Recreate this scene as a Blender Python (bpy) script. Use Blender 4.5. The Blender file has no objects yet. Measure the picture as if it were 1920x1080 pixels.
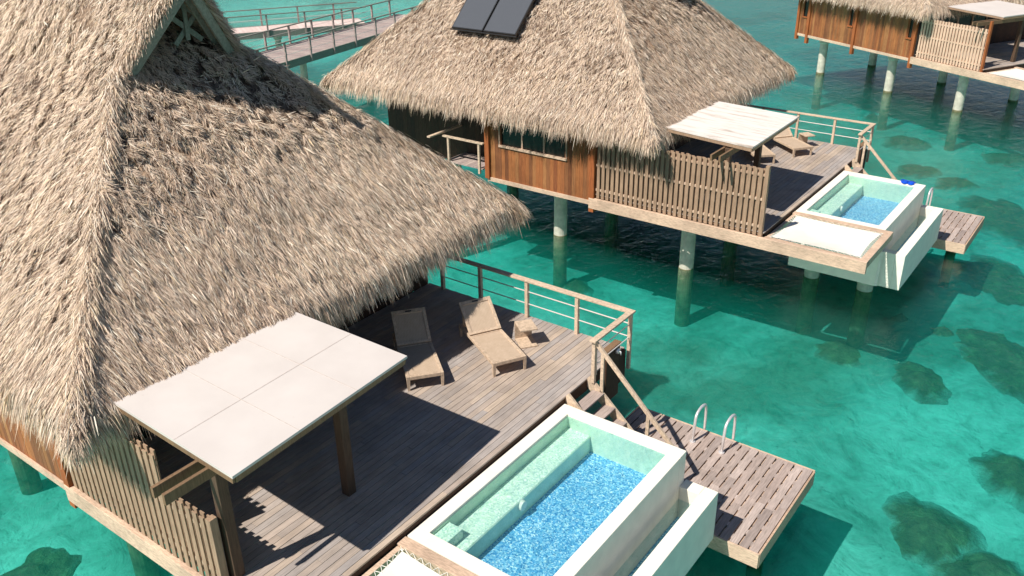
import bpy, math, random
import numpy as np
from mathutils import Matrix, Vector

# ------------------------------------------------------------------ camera, light, exposure
scene = bpy.context.scene
COL = scene.collection
cam_d = bpy.data.cameras.new('camera')
cam = bpy.data.objects.new('camera', cam_d)
COL.objects.link(cam)
scene.camera = cam
cam_d.sensor_width = 36.0
cam_d.lens = 1644.37 / 1920 * 36.0
cam_d.clip_start = 0.1
cam_d.clip_end = 2000
_pi, _ro, _ya = math.radians(-26.383), math.radians(-0.881), math.radians(126.726)
FW = Vector((math.cos(_pi) * math.cos(_ya), math.cos(_pi) * math.sin(_ya), math.sin(_pi)))
_r = Vector((math.sin(_ya), -math.cos(_ya), 0)); _u = _r.cross(FW)
RT = _r * math.cos(_ro) + _u * math.sin(_ro); UP = -_r * math.sin(_ro) + _u * math.cos(_ro)
m = Matrix((RT, UP, -FW)).transposed().to_4x4()
m.translation = Vector((8.122, -12.599, 9.927))
cam.matrix_world = m
CAMLOC = m.translation.copy()

SUN = Vector((-0.53, -1.85, 2.42)).normalized()
world = bpy.data.worlds.new("World"); scene.world = world
world.use_nodes = True
nt = world.node_tree
bg = nt.nodes['Background']; sky = nt.nodes.new('ShaderNodeTexSky')
sky.sky_type = 'NISHITA'; sky.sun_disc = False
sky.sun_elevation = math.asin(SUN.z); sky.sun_rotation = math.atan2(SUN.x, SUN.y)
sky.air_density = 1.0; sky.dust_density = 0.3; sky.ozone_density = 4.0
nt.links.new(sky.outputs[0], bg.inputs[0]); bg.inputs[1].default_value = 0.058
ld = bpy.data.lights.new('sun', 'SUN'); ld.energy = 5.0; ld.angle = math.radians(0.5); ld.color = (1.0, 0.955, 0.89)
sun = bpy.data.objects.new('sun', ld); COL.objects.link(sun)
sun.rotation_euler = SUN.to_track_quat('Z', 'Y').to_euler(); sun.location = (0, 0, 40)
scene.view_settings.view_transform = 'Standard'; scene.view_settings.look = 'None'
scene.view_settings.gamma = 1; scene.view_settings.exposure = 0.25
scene.cycles.transparent_max_bounces = 16
scene.cycles.max_bounces = 8

WATER_Z = -2.6
BED_Z = -4.7
rng = np.random.default_rng(7)
random.seed(7)

# ------------------------------------------------------------------ materials
def srgb(r, g, b):
    return tuple(((c / 255) / 12.92 if c <= 10.3 else (((c / 255) + 0.055) / 1.055) ** 2.4) for c in (r, g, b)) + (1,)

class N:
    def __init__(s, name):
        s.m = bpy.data.materials.new(name); s.m.use_nodes = True
        s.t = s.m.node_tree; s.b = s.t.nodes['Principled BSDF']; s.out = s.t.nodes['Material Output']
    def n(s, typ, **kw):
        nd = s.t.nodes.new(typ)
        for k, v in kw.items():
            if k in ('operation', 'blend_type', 'data_type', 'feature', 'distance', 'noise_dimensions', 'voronoi_dimensions', 'wave_type', 'bands_direction', 'wave_profile', 'noise_type'):
                setattr(nd, k, v)
            else: nd.inputs[k.replace('_', ' ')].default_value = v
        return nd
    def l(s, a, b): s.t.links.new(a, b)
    def coord(s, scale=(1, 1, 1), kind='Object'):
        tc = s.t.nodes.new('ShaderNodeTexCoord'); mp = s.t.nodes.new('ShaderNodeMapping')
        mp.inputs['Scale'].default_value = scale
        s.l(tc.outputs[kind], mp.inputs[0]); return mp.outputs[0]
    def noise(s, scale, detail=4, co=None, rough=0.55, dist=0.0):
        nd = s.t.nodes.new('ShaderNodeTexNoise')
        nd.inputs['Scale'].default_value = scale; nd.inputs['Detail'].default_value = detail
        nd.inputs['Roughness'].default_value = rough; nd.inputs['Distortion'].default_value = dist
        if co: s.l(co, nd.inputs['Vector'])
        return nd.outputs[0]
    def ramp(s, fac, stops):
        r = s.t.nodes.new('ShaderNodeValToRGB'); el = r.color_ramp.elements
        while len(el) > 1: el.remove(el[-1])
        el[0].position = stops[0][0]; el[0].color = stops[0][1]
        for p, c in stops[1:]:
            e = el.new(p); e.color = c
        s.l(fac, r.inputs[0]); return r.outputs[0]
    def mix(s, f, a, b, mode='MIX'):
        x = s.t.nodes.new('ShaderNodeMix'); x.data_type = 'RGBA'; x.blend_type = mode
        for sock, v in ((x.inputs[0], f), (x.inputs[6], a), (x.inputs[7], b)):
            if isinstance(v, (int, float)): sock.default_value = v
            elif isinstance(v, tuple): sock.default_value = v
            else: s.l(v, sock)
        return x.outputs[2]
    def math(s, op, a, b=0.0, c=None):
        x = s.t.nodes.new('ShaderNodeMath'); x.operation = op
        for i, v in enumerate((a, b) if c is None else (a, b, c)):
            if isinstance(v, (int, float)): x.inputs[i].default_value = v
            else: s.l(v, x.inputs[i])
        return x.outputs[0]
    def bump(s, h, strength=0.3, dist=0.02, normal=None):
        b = s.t.nodes.new('ShaderNodeBump'); b.inputs['Strength'].default_value = strength
        b.inputs['Distance'].default_value = dist; s.l(h, b.inputs['Height'])
        if normal: s.l(normal, b.inputs['Normal'])
        return b.outputs[0]
    def island(s):
        g = s.t.nodes.new('ShaderNodeNewGeometry'); return g.outputs['Random Per Island']
    def fin(s, col=None, rough=0.7, metal=0.0, bump=None, spec=0.3):
        b = s.b
        if col is not None:
            if isinstance(col, tuple): b.inputs['Base Color'].default_value = col
            else: s.l(col, b.inputs['Base Color'])
        if isinstance(rough, (int, float)): b.inputs['Roughness'].default_value = rough
        else: s.l(rough, b.inputs['Roughness'])
        b.inputs['Metallic'].default_value = metal
        b.inputs['Specular IOR Level'].default_value = spec
        if bump: s.l(bump, b.inputs['Normal'])
        return s.m

M = {}
def wood(name, cols, grain=(14, 1.2, 14), rough=0.75, blotch=0.35, bumpS=0.35, gm=.75):
    """cols: list of island colours; grain stretched along the smallest scale axis"""
    w = N(name)
    isl = w.island()
    base = w.ramp(isl, [(i / (len(cols) - 1), c) for i, c in enumerate(cols)])
    off = w.t.nodes.new('ShaderNodeVectorMath'); off.operation = 'ADD'
    cx = w.t.nodes.new('ShaderNodeCombineXYZ'); k = w.math('MULTIPLY', isl, 37.0)
    for i in range(3): w.l(k, cx.inputs[i])
    w.l(w.coord(grain), off.inputs[0]); w.l(cx.outputs[0], off.inputs[1])
    g = w.noise(3.0, 6, off.outputs[0], 0.65)
    big = w.noise(1.3, 3, w.coord((1, 1, 1)))
    dark = w.ramp(g, [(0.30, (0.55, 0.55, 0.55, 1)), (0.60, (1.18, 1.18, 1.18, 1))])
    c = w.mix(gm, base, dark, 'MULTIPLY')
    bl = w.ramp(big, [(0.35, (0.72, 0.72, 0.72, 1)), (0.65, (1.12, 1.12, 1.12, 1))])
    c = w.mix(blotch, c, bl, 'MULTIPLY')
    M[name] = w.fin(c, rough, bump=w.bump(g, bumpS, 0.01))
    return M[name]

wood('deck_wood', [srgb(168, 154, 142), srgb(180, 162, 146), srgb(160, 149, 141), srgb(188, 168, 148), srgb(170, 154, 141), srgb(164, 155, 149), srgb(183, 166, 152)], (16, .8, 16), blotch=.6, gm=.5)
wood('dock_wood', [srgb(164, 147, 137), srgb(175, 157, 146), srgb(152, 137, 129), srgb(192, 174, 163), srgb(166, 147, 136)], (16, 1.2, 16), blotch=.5)
wood('rail_wood', [srgb(200, 174, 148), srgb(212, 188, 162), srgb(190, 164, 138)], (6, 6, 6))
wood('pale_wood', [srgb(204, 172, 146), srgb(214, 186, 160), srgb(190, 158, 132)], (3, 14, 14), blotch=.7)
wood('fence_wood', [srgb(166, 134, 108), srgb(182, 150, 122), srgb(154, 128, 106), srgb(192, 158, 126), srgb(172, 134, 102)], (18, 18, 1.2), blotch=.5)
wood('pink_fence_wood', [srgb(222, 188, 162), srgb(230, 200, 176), srgb(214, 178, 150), srgb(220, 196, 176)], (18, 18, 1.2), blotch=.5)
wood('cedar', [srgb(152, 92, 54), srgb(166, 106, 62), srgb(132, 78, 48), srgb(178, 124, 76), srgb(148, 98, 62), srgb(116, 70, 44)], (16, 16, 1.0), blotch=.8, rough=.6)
wood('post_wood', [srgb(122, 96, 72), srgb(136, 108, 80)], (14, 14, 1.0), blotch=.5)
wood('dark_post', [srgb(92, 72, 56), srgb(82, 64, 50)], (14, 14, 1.0), blotch=.5)
wood('orange_post', [srgb(172, 100, 54), srgb(152, 86, 48)], (14, 14, 1.0), blotch=.5)
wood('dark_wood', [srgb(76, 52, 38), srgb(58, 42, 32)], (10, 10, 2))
wood('grey_wood', [srgb(120, 122, 112), srgb(138, 138, 126)], (6, 6, 6))
wood('bridge_wood', [srgb(176, 158, 150), srgb(160, 142, 136), srgb(190, 172, 160)], (2, 14, 14))
wood('pale_bridge', [srgb(226, 200, 190), srgb(214, 190, 180), srgb(232, 210, 200)], (2, 14, 14))
wood('lounger_frame', [srgb(200, 176, 150), srgb(192, 167, 142)], (6, 6, 6), blotch=.2, bumpS=.1)
wood('whitewashed_board', [srgb(232, 224, 212), srgb(244, 238, 228), srgb(222, 212, 198)], (1.5, 9, 9), blotch=.9)

def simple(name, c, rough=0.6, metal=0.0, spec=0.4, var=0.12, scale=6, bumpS=0.1):
    w = N(name); nz = w.noise(scale, 5, w.coord())
    lo = tuple(x * (1 - var) for x in c[:3]) + (1,); hi = tuple(min(1, x * (1 + var)) for x in c[:3]) + (1,)
    M[name] = w.fin(w.ramp(nz, [(0.35, lo), (0.65, hi)]), rough, metal, w.bump(nz, bumpS, 0.01), spec); return M[name]
simple('plaster', srgb(238, 230, 214), .75, var=.05, scale=3)
simple('concrete', srgb(196, 188, 172), .85, var=.18, scale=4)
simple('algae_murk', srgb(112, 106, 78), .9, var=.4, scale=5)  # brown growth, lightened so the shaft fades as through murky water
simple('metal', (0.86, 0.82, 0.80, 1), .42, .55, var=.05)
simple('steel_rod', srgb(235, 222, 214), .35, .3, var=.04)
simple('interior', (0.015, 0.012, 0.01, 1), .8)
simple('curtain', srgb(150, 172, 176), .9)
simple('canvas', srgb(236, 226, 212), .85, var=.05, scale=2.2, bumpS=.3)
simple('cord', srgb(240, 234, 222), .8)
simple('collector_frame', (0.05, 0.05, 0.05, 1), .35, .7)
simple('mask_blue', srgb(20, 80, 200), .3)
simple('mask_black', (0.02, 0.02, 0.02, 1), .4)
simple('plant_green', (0.10, 0.14, 0.02, 1), .7, var=.5, scale=20)
simple('cushion_pink', srgb(196, 110, 120), .85)

# white canopy sheet: faint seams
w = N('canopy_sheet')
nz = w.noise(0.9, 5, w.coord()); fine = w.noise(30, 3, w.coord())
c = w.ramp(nz, [(0.3, srgb(203, 193, 185)), (0.7, srgb(214, 205, 197))])
spots = w.ramp(w.noise(9, 2, w.coord()), [(0.74, (1, 1, 1, 1)), (0.8, (0.86, 0.84, 0.8, 1))])
c = w.mix(1.0, c, spots, 'MULTIPLY')
M['canopy_sheet'] = w.fin(c, .7, bump=w.bump(fine, .05, .005))
simple('seam', srgb(196, 184, 174), .8, var=.1, scale=12)
# stained whitewash canopy
w = N('stained_canopy')
st = w.noise(1.6, 6, w.coord((.5, 3.2, 1)), .65)
c = w.ramp(st, [(0.32, srgb(176, 160, 146)), (0.42, srgb(212, 200, 188)), (0.52, srgb(228, 218, 208))])
M['stained_canopy'] = w.fin(c, .75, bump=w.bump(st, .1, .01))

# solar collector: ribbed grey-black glass
w = N('collector_glass')
wv = w.n('ShaderNodeTexWave', wave_type='BANDS', bands_direction='X', Scale=5.0); w.l(w.coord((3, 3, 3)), wv.inputs['Vector'])
c = w.ramp(wv.outputs[0], [(0.0, srgb(70, 72, 76)), (1, srgb(96, 98, 102))])
M['collector_glass'] = w.fin(c, .22, spec=.5)
w = N('window_glass'); M['window_glass'] = w.fin((0.03, 0.026, 0.02, 1), .15, spec=.35)

# thatch
def thatch(name, dark):
    w = N(name)
    isl = w.island()
    c = w.ramp(isl, [(0.0, srgb(92, 74, 62)), (0.11, srgb(160, 134, 114)), (0.24, srgb(216, 190, 166)), (0.5, srgb(238, 214, 188)),
                     (0.68, srgb(200, 178, 158)), (0.82, srgb(252, 240, 220)), (0.93, srgb(232, 206, 168)), (1.0, srgb(124, 104, 88))])
    big = w.noise(.55, 5, w.coord(), .6)
    c = w.mix(.55, c, w.ramp(big, [(0.32, (0.74, 0.72, 0.72, 1)), (0.62, (1.06, 1.05, 1.03, 1))]), 'MULTIPLY')
    if dark: c = w.mix(1.0, c, (0.42, 0.38, 0.35, 1), 'MULTIPLY')
    M[name] = w.fin(c, .75, spec=.25)
thatch('thatch', False)
w = N('thatch_base'); tn = w.noise(14, 6, w.coord())
M['thatch_base'] = w.fin(w.ramp(tn, [(0.3, srgb(84, 68, 56)), (0.55, srgb(150, 126, 104)), (0.75, srgb(190, 164, 140))]), .9, bump=w.bump(tn, .8, .06))

# lounger weave
w = N('weave')
ch = w.n('ShaderNodeTexChecker', Scale=60.0); w.l(w.coord(), ch.inputs['Vector'])
n1 = w.noise(8, 4, w.coord())
c = w.mix(.5, w.ramp(n1, [(0.3, srgb(176, 154, 130)), (0.7, srgb(196, 173, 150))]), w.ramp(ch.outputs[1], [(0, srgb(164, 140, 116)), (1, srgb(208, 184, 158))]))
M['weave'] = w.fin(c, .8)

# mosaics: tile colours whose random brightness also stands in for caustic speckle
def mosaic(name, cols, scale=34):
    w = N(name)
    v = w.n('ShaderNodeTexVoronoi', Scale=float(scale)); w.l(w.coord(), v.inputs['Vector'])
    sep = w.t.nodes.new('ShaderNodeSeparateColor'); w.l(v.outputs['Color'], sep.inputs[0])
    c = w.ramp(sep.outputs[0], [(i / (len(cols) - 1), k) for i, k in enumerate(cols)])
    big = w.noise(1.6, 3, w.coord())
    c = w.mix(.5, c, w.ramp(big, [(0.35, (0.85, .85, .88, 1)), (0.65, (1.1, 1.1, 1.08, 1))]), 'MULTIPLY')
    M[name] = w.fin(c, .35)
mosaic('blue_mosaic', [srgb(40, 118, 176), srgb(70, 150, 205), srgb(120, 188, 225), srgb(52, 134, 192), srgb(175, 220, 238), srgb(90, 165, 212), srgb(218, 240, 244)], 40)
mosaic('green_mosaic', [srgb(190, 212, 190), srgb(216, 230, 206), srgb(236, 242, 222), srgb(182, 208, 192), srgb(248, 248, 232), srgb(170, 202, 190)], 36)
mosaic('wall_mosaic', [srgb(196, 216, 190), srgb(208, 224, 198), srgb(198, 218, 198), srgb(216, 228, 204)], 40)

# water surfaces: straight-through tint + a little back-scatter + sky reflection
def water_mat(name, tint, scat, scat_f, sc, bstr, dist=0.08, ring=False):
    w = N(name); w.t.nodes.remove(w.b)
    co = w.coord((1, 1, 1))
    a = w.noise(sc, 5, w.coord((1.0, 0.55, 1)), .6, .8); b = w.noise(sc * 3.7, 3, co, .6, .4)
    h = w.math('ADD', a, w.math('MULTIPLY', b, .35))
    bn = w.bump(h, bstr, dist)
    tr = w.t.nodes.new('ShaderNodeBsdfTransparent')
    col = w.ramp(h, [(0.45, tuple(x * .86 for x in tint) + (1,)), (0.62, tuple(tint) + (1,)), (0.85, tuple(min(1, x * 1.14) for x in tint) + (1,))])  # ripple brightness put into the tint: troughs darker, crests lighter
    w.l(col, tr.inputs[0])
    df = w.t.nodes.new('ShaderNodeBsdfDiffuse'); df.inputs[0].default_value = scat; w.l(bn, df.inputs['Normal'])
    gl = w.t.nodes.new('ShaderNodeBsdfGlossy'); gl.inputs['Roughness'].default_value = .06; w.l(bn, gl.inputs['Normal'])
    gl.inputs['Color'].default_value = (1, 1, 1, 1)
    fr = w.t.nodes.new('ShaderNodeFresnel'); fr.inputs[0].default_value = 1.33; w.l(bn, fr.inputs['Normal'])
    m1 = w.t.nodes.new('ShaderNodeMixShader'); m1.inputs[0].default_value = scat_f
    w.l(tr.outputs[0], m1.inputs[1]); w.l(df.outputs[0], m1.inputs[2])
    m2 = w.t.nodes.new('ShaderNodeMixShader'); w.l(fr.outputs[0], m2.inputs[0])
    w.l(m1.outputs[0], m2.inputs[1]); w.l(gl.outputs[0], m2.inputs[2])
    w.l(m2.outputs[0], w.out.inputs['Surface'])
    M[name] = w.m
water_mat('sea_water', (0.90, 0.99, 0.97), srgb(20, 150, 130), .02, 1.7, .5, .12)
_t = M['sea_water'].node_tree; _o = _t.nodes['Material Output']
_sc = _t.nodes.new('ShaderNodeVolumeScatter'); _sc.inputs['Color'].default_value = (0.06, 0.97, 0.74, 1); _sc.inputs['Density'].default_value = .15; _sc.inputs['Anisotropy'].default_value = .3
_ab = _t.nodes.new('ShaderNodeVolumeAbsorption'); _ab.inputs['Color'].default_value = (0.0, 0.990, 0.925, 1); _ab.inputs['Density'].default_value = .42
_ad = _t.nodes.new('ShaderNodeAddShader'); _t.links.new(_sc.outputs[0], _ad.inputs[0]); _t.links.new(_ab.outputs[0], _ad.inputs[1]); _t.links.new(_ad.outputs[0], _o.inputs['Volume'])
water_mat('pool_water', (0.80, 0.95, 0.945), srgb(120, 190, 200), .06, 9, .5, .03)
# seabed: sand tones, with caustic streaks of light put into the colour
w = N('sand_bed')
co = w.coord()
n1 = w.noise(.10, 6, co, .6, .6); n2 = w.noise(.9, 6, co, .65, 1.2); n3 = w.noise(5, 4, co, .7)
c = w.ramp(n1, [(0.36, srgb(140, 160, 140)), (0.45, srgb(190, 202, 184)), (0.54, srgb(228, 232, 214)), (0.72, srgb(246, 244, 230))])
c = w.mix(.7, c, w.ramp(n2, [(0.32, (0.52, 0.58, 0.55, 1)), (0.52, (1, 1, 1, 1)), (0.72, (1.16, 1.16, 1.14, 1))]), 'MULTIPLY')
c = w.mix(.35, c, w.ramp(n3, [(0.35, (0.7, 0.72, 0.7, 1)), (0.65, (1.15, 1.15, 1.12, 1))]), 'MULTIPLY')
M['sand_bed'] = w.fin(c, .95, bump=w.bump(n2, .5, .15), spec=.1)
w = N('coral')
n1 = w.noise(2.2, 7, w.coord(), .7)
cc = w.ramp(n1, [(0.3, srgb(104, 84, 66)), (0.5, srgb(136, 110, 80)), (0.66, srgb(166, 142, 100)), (0.8, srgb(204, 190, 138))])
at = w.t.nodes.new('ShaderNodeAttribute'); at.attribute_name = 'edge'
n2 = w.noise(1.1, 6, w.coord(), .7, 1.0)
ef = w.math('ADD', at.outputs['Fac'], w.math('MULTIPLY', w.math('SUBTRACT', n2, .5), .9))
n4 = w.noise(.9, 5, w.coord())
sandc = w.ramp(n4, [(0.35, srgb(150, 164, 146)), (0.6, srgb(216, 220, 202))])
M['coral'] = w.fin(w.mix(w.ramp(ef, [(0.50, (0, 0, 0, 1)), (0.82, (1, 1, 1, 1))]), cc, sandc), .95, bump=w.bump(n1, .9, .2), spec=.1)

# ------------------------------------------------------------------ mesh helpers
class MB:
    def __init__(s): s.v = []; s.f = []
    def add(s, vs, fs):
        o = len(s.v); s.v += [tuple(x) for x in vs]; s.f += [tuple(i + o for i in f) for f in fs]; return s
    def box(s, x0, x1, y0, y1, z0, z1, tw=0.0):
        return s.add([(x0, y0, z0), (x1, y0, z0), (x1, y1, z0), (x0, y1, z0), (x0, y0, z1), (x1, y0, z1), (x1, y1, z1), (x0, y1, z1)],
                     [(0, 3, 2, 1), (4, 5, 6, 7), (0, 1, 5, 4), (1, 2, 6, 5), (2, 3, 7, 6), (3, 0, 4, 7)])
    def beam(s, p0, p1, w, h, up=(0, 0, 1)):
        p0, p1 = Vector(p0), Vector(p1); d = (p1 - p0).normalized(); u = Vector(up)
        sd = d.cross(u)
        if sd.length < 1e-4: sd = Vector((1, 0, 0))
        sd.normalize(); u = sd.cross(d).normalized()
        vs = []
        for p in (p0, p1):
            for a, b in ((-1, -1), (1, -1), (1, 1), (-1, 1)): vs.append(p + sd * (a * w / 2) + u * (b * h / 2))
        return s.add(vs, [(0, 1, 2, 3), (7, 6, 5, 4), (0, 4, 5, 1), (1, 5, 6, 2), (2, 6, 7, 3), (3, 7, 4, 0)])
    def tube(s, pts, r, n=10, cap=True):
        pts = [Vector(p) for p in pts]; rr = r if isinstance(r, (list, tuple)) else [r] * len(pts)
        o = len(s.v); nrm = None
        for i, p in enumerate(pts):
            d = (pts[min(i + 1, len(pts) - 1)] - pts[max(i - 1, 0)]).normalized()
            if nrm is None: nrm = d.orthogonal().normalized()
            else: nrm = (nrm - d * nrm.dot(d)).normalized()
            bn = d.cross(nrm)
            for k in range(n):
                a = 2 * math.pi * k / n; s.v.append(tuple(p + (nrm * math.cos(a) + bn * math.sin(a)) * rr[i]))
        for i in range(len(pts) - 1):
            for k in range(n):
                a = o + i * n + k; b = o + i * n + (k + 1) % n
                s.f.append((a, b, b + n, a + n))
        if cap:
            s.f.append(tuple(o + k for k in range(n))[::-1]); s.f.append(tuple(o + (len(pts) - 1) * n + k for k in range(n)))
        return s
    def poly(s, pts, t):
        """vertical-thickness slab below a polygon (ccw from above)"""
        n = len(pts)
        vs = [tuple(p) for p in pts] + [(p[0], p[1], p[2] - t) for p in pts]
        fs = [tuple(range(n)), tuple(range(2 * n - 1, n - 1, -1))] + [(i, i + n, (i + 1) % n + n, (i + 1) % n) for i in range(n)]
        return s.add(vs, fs)

class Place:
    def __init__(s, x=0, y=0, z=0, rot=0, key=''): s.m = Matrix.Translation((x, y, z)) @ Matrix.Rotation(rot, 4, 'Z'); s.rot = rot; s.key = key
OFF = {}
MESHES = {}
SMOOTH = set()
def tag(o, label, cat, group=None, kind=None):
    if label: o['label'] = label
    if cat: o['category'] = cat
    if group: o['group'] = group
    if kind: o['kind'] = kind
    return o
def thing(P, name, label, cat, loc=(0, 0, 0), group=None):
    o = bpy.data.objects.new(name, None); COL.objects.link(o); o.empty_display_size = .3
    o.matrix_world = P.m @ Matrix.Translation(loc)
    OFF[o.name] = Vector(loc)
    return tag(o, label, cat, group)
def mesh_from(mb, name, mat, off=(0, 0, 0), smooth=False, bevel=0):
    me = bpy.data.meshes.new(name)
    me.from_pydata([(v[0] - off[0], v[1] - off[1], v[2] - off[2]) for v in mb.v], [], mb.f)
    me.materials.append(M[mat] if isinstance(mat, str) else mat)
    if smooth: me.polygons.foreach_set('use_smooth', [True] * len(me.polygons))
    me.validate(); me.update()
    return me
def part(parent, name, mb, mat, key=None, smooth=False, bevel=0, label=None):
    """mesh in villa coordinates under a thing (or under one of its parts)"""
    off = OFF[parent.name]
    k = (key, name) if key else None
    if k and k in MESHES: me = MESHES[k]
    else:
        me = mesh_from(mb() if callable(mb) else mb, name, mat, off, smooth)
        if k: MESHES[k] = me
    o = bpy.data.objects.new(name, me); COL.objects.link(o); o.parent = parent
    OFF[o.name] = off
    if bevel:
        md = o.modifiers.new('bevel', 'BEVEL'); md.width = bevel; md.segments = 2; md.limit_method = 'ANGLE'
    if label: o['label'] = label
    return o

# ------------------------------------------------------------------ setting: sea, seabed
def grid_mesh(name, x0, x1, y0, y1, nx, ny, zf, mat):
    xs = np.linspace(x0, x1, nx); ys = np.linspace(y0, y1, ny); X, Y = np.meshgrid(xs, ys)
    Z = zf(X, Y); v = np.stack([X, Y, Z], -1).reshape(-1, 3)
    i = np.arange(ny - 1)[:, None] * nx + np.arange(nx - 1)[None]; i = i.ravel()
    f = np.stack([i, i + 1, i + nx + 1, i + nx], -1)
    me = bpy.data.meshes.new(name); me.from_pydata(v.tolist(), [], f.tolist()); me.materials.append(M[mat])
    me.polygons.foreach_set('use_smooth', [True] * len(me.polygons)); me.update(); return me
def wav(X, Y):
    return .10 * np.sin(X * .31 + 1.3 * np.sin(Y * .17)) + .08 * np.sin(Y * .43 + X * .12) + .05 * np.sin(X * 1.1 + Y * .7)
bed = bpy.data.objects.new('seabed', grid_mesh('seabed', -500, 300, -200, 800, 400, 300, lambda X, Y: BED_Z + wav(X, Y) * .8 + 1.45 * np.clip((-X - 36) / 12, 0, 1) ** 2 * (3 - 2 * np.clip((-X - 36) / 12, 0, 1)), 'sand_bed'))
COL.objects.link(bed); bed['kind'] = 'structure'
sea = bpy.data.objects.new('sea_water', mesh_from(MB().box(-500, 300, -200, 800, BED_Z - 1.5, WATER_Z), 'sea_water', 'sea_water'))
COL.objects.link(sea); sea['kind'] = 'structure'

# ------------------------------------------------------------------ thatched roof
EX0, EX1, EY0, EY1 = -17.35, -3.42, -7.95, 3.15
SL = 0.95; ZE = 2.40
YM = (EY0 + EY1) / 2; SR = YM - EY0; GX = 4.15       # ridge run-in, gablet prow run-in
SL2 = 1.36; PR = .65     # the prow leans out by PR at the ridge
def zs(s): return ZE + SL * np.minimum(s, GX) + SL2 * np.maximum(s - GX, 0)
def zp(s): return ZE + SL * s
FACES = {
    'near': (Vector((EX0, EY0, 0)), Vector((1, 0, 0)), Vector((0, 1, 0)), EX1 - EX0),
    'far': (Vector((EX1, EY1, 0)), Vector((-1, 0, 0)), Vector((0, -1, 0)), EX1 - EX0),
    'front': (Vector((EX1, EY0, 0)), Vector((0, 1, 0)), Vector((-1, 0, 0)), EY1 - EY0),
    'back': (Vector((EX0, EY1, 0)), Vector((0, -1, 0)), Vector((1, 0, 0)), EY1 - EY0),
}
def lump(a, s, ph):
    return .55 * (.05 * np.sin(a * 2.1 + ph + 1.7 * np.sin(s * 1.9)) + .04 * np.sin(s * 5.3 + 2 * np.sin(a * 1.3 + ph)) + .035 * np.sin(a * 5.7 + s * 3.1 + ph)
            + .02 * np.sin(a * 13 + 3 * np.sin(s * 7 + ph)) + .02 * np.sin(s * 17 + 2.5 * np.sin(a * 6)))
def roof_base():
    mb = MB()
    a0, a1, b0, b1 = EX0 + .3, EX1 - .3, EY0 + .3, EY1 - .3; ze = zs(.3) - .04
    e = [(a0, b0, ze), (a1, b0, ze), (a1, b1, ze), (a0, b1, ze)]
    r1 = (EX1 - GX + PR, YM, zs(SR)); r0 = (EX0 + GX - PR, YM, zs(SR))
    def at(x, s, side):
        return (x, EY0 + s if side < 0 else EY1 - s, zs(s) - .04)
    g1n, g1f = at(EX1 - GX, GX, -1), at(EX1 - GX, GX, 1); g0n, g0f = at(EX0 + GX, GX, -1), at(EX0 + GX, GX, 1)
    r1 = (r1[0], r1[1], r1[2] - .04); r0 = (r0[0], r0[1], r0[2] - .04)
    ST = GX + 1.3
    def th(ps, d=.22):
        # closed slab: top polygon and the same polygon lowered
        return mb.poly(ps, d)
    th([e[0], e[1], g1n, g0n]); th([e[2], e[3], g0f, g1f]); th([g0n, g1n, r1, r0], .34); th([g0f, r0, r1, g1f][::-1] if False else [g1f, g0f, r0, r1], .34)
    f1n = (EX1 - ST, EY0 + ST, zp(ST) - .05); f1f = (EX1 - ST, EY1 - ST, zp(ST) - .05)
    th([(e[1][0] , e[1][1], e[1][2] - .01), (e[2][0], e[2][1], e[2][2] - .01), f1f, f1n])
    b1n = (EX0 + ST, EY0 + ST, zp(ST) - .05); b1f = (EX0 + ST, EY1 - ST, zp(ST) - .05)
    th([(e[3][0], e[3][1], e[3][2] - .01), (e[0][0], e[0][1], e[0][2] - .01), b1n, b1f])
    return mb
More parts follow.
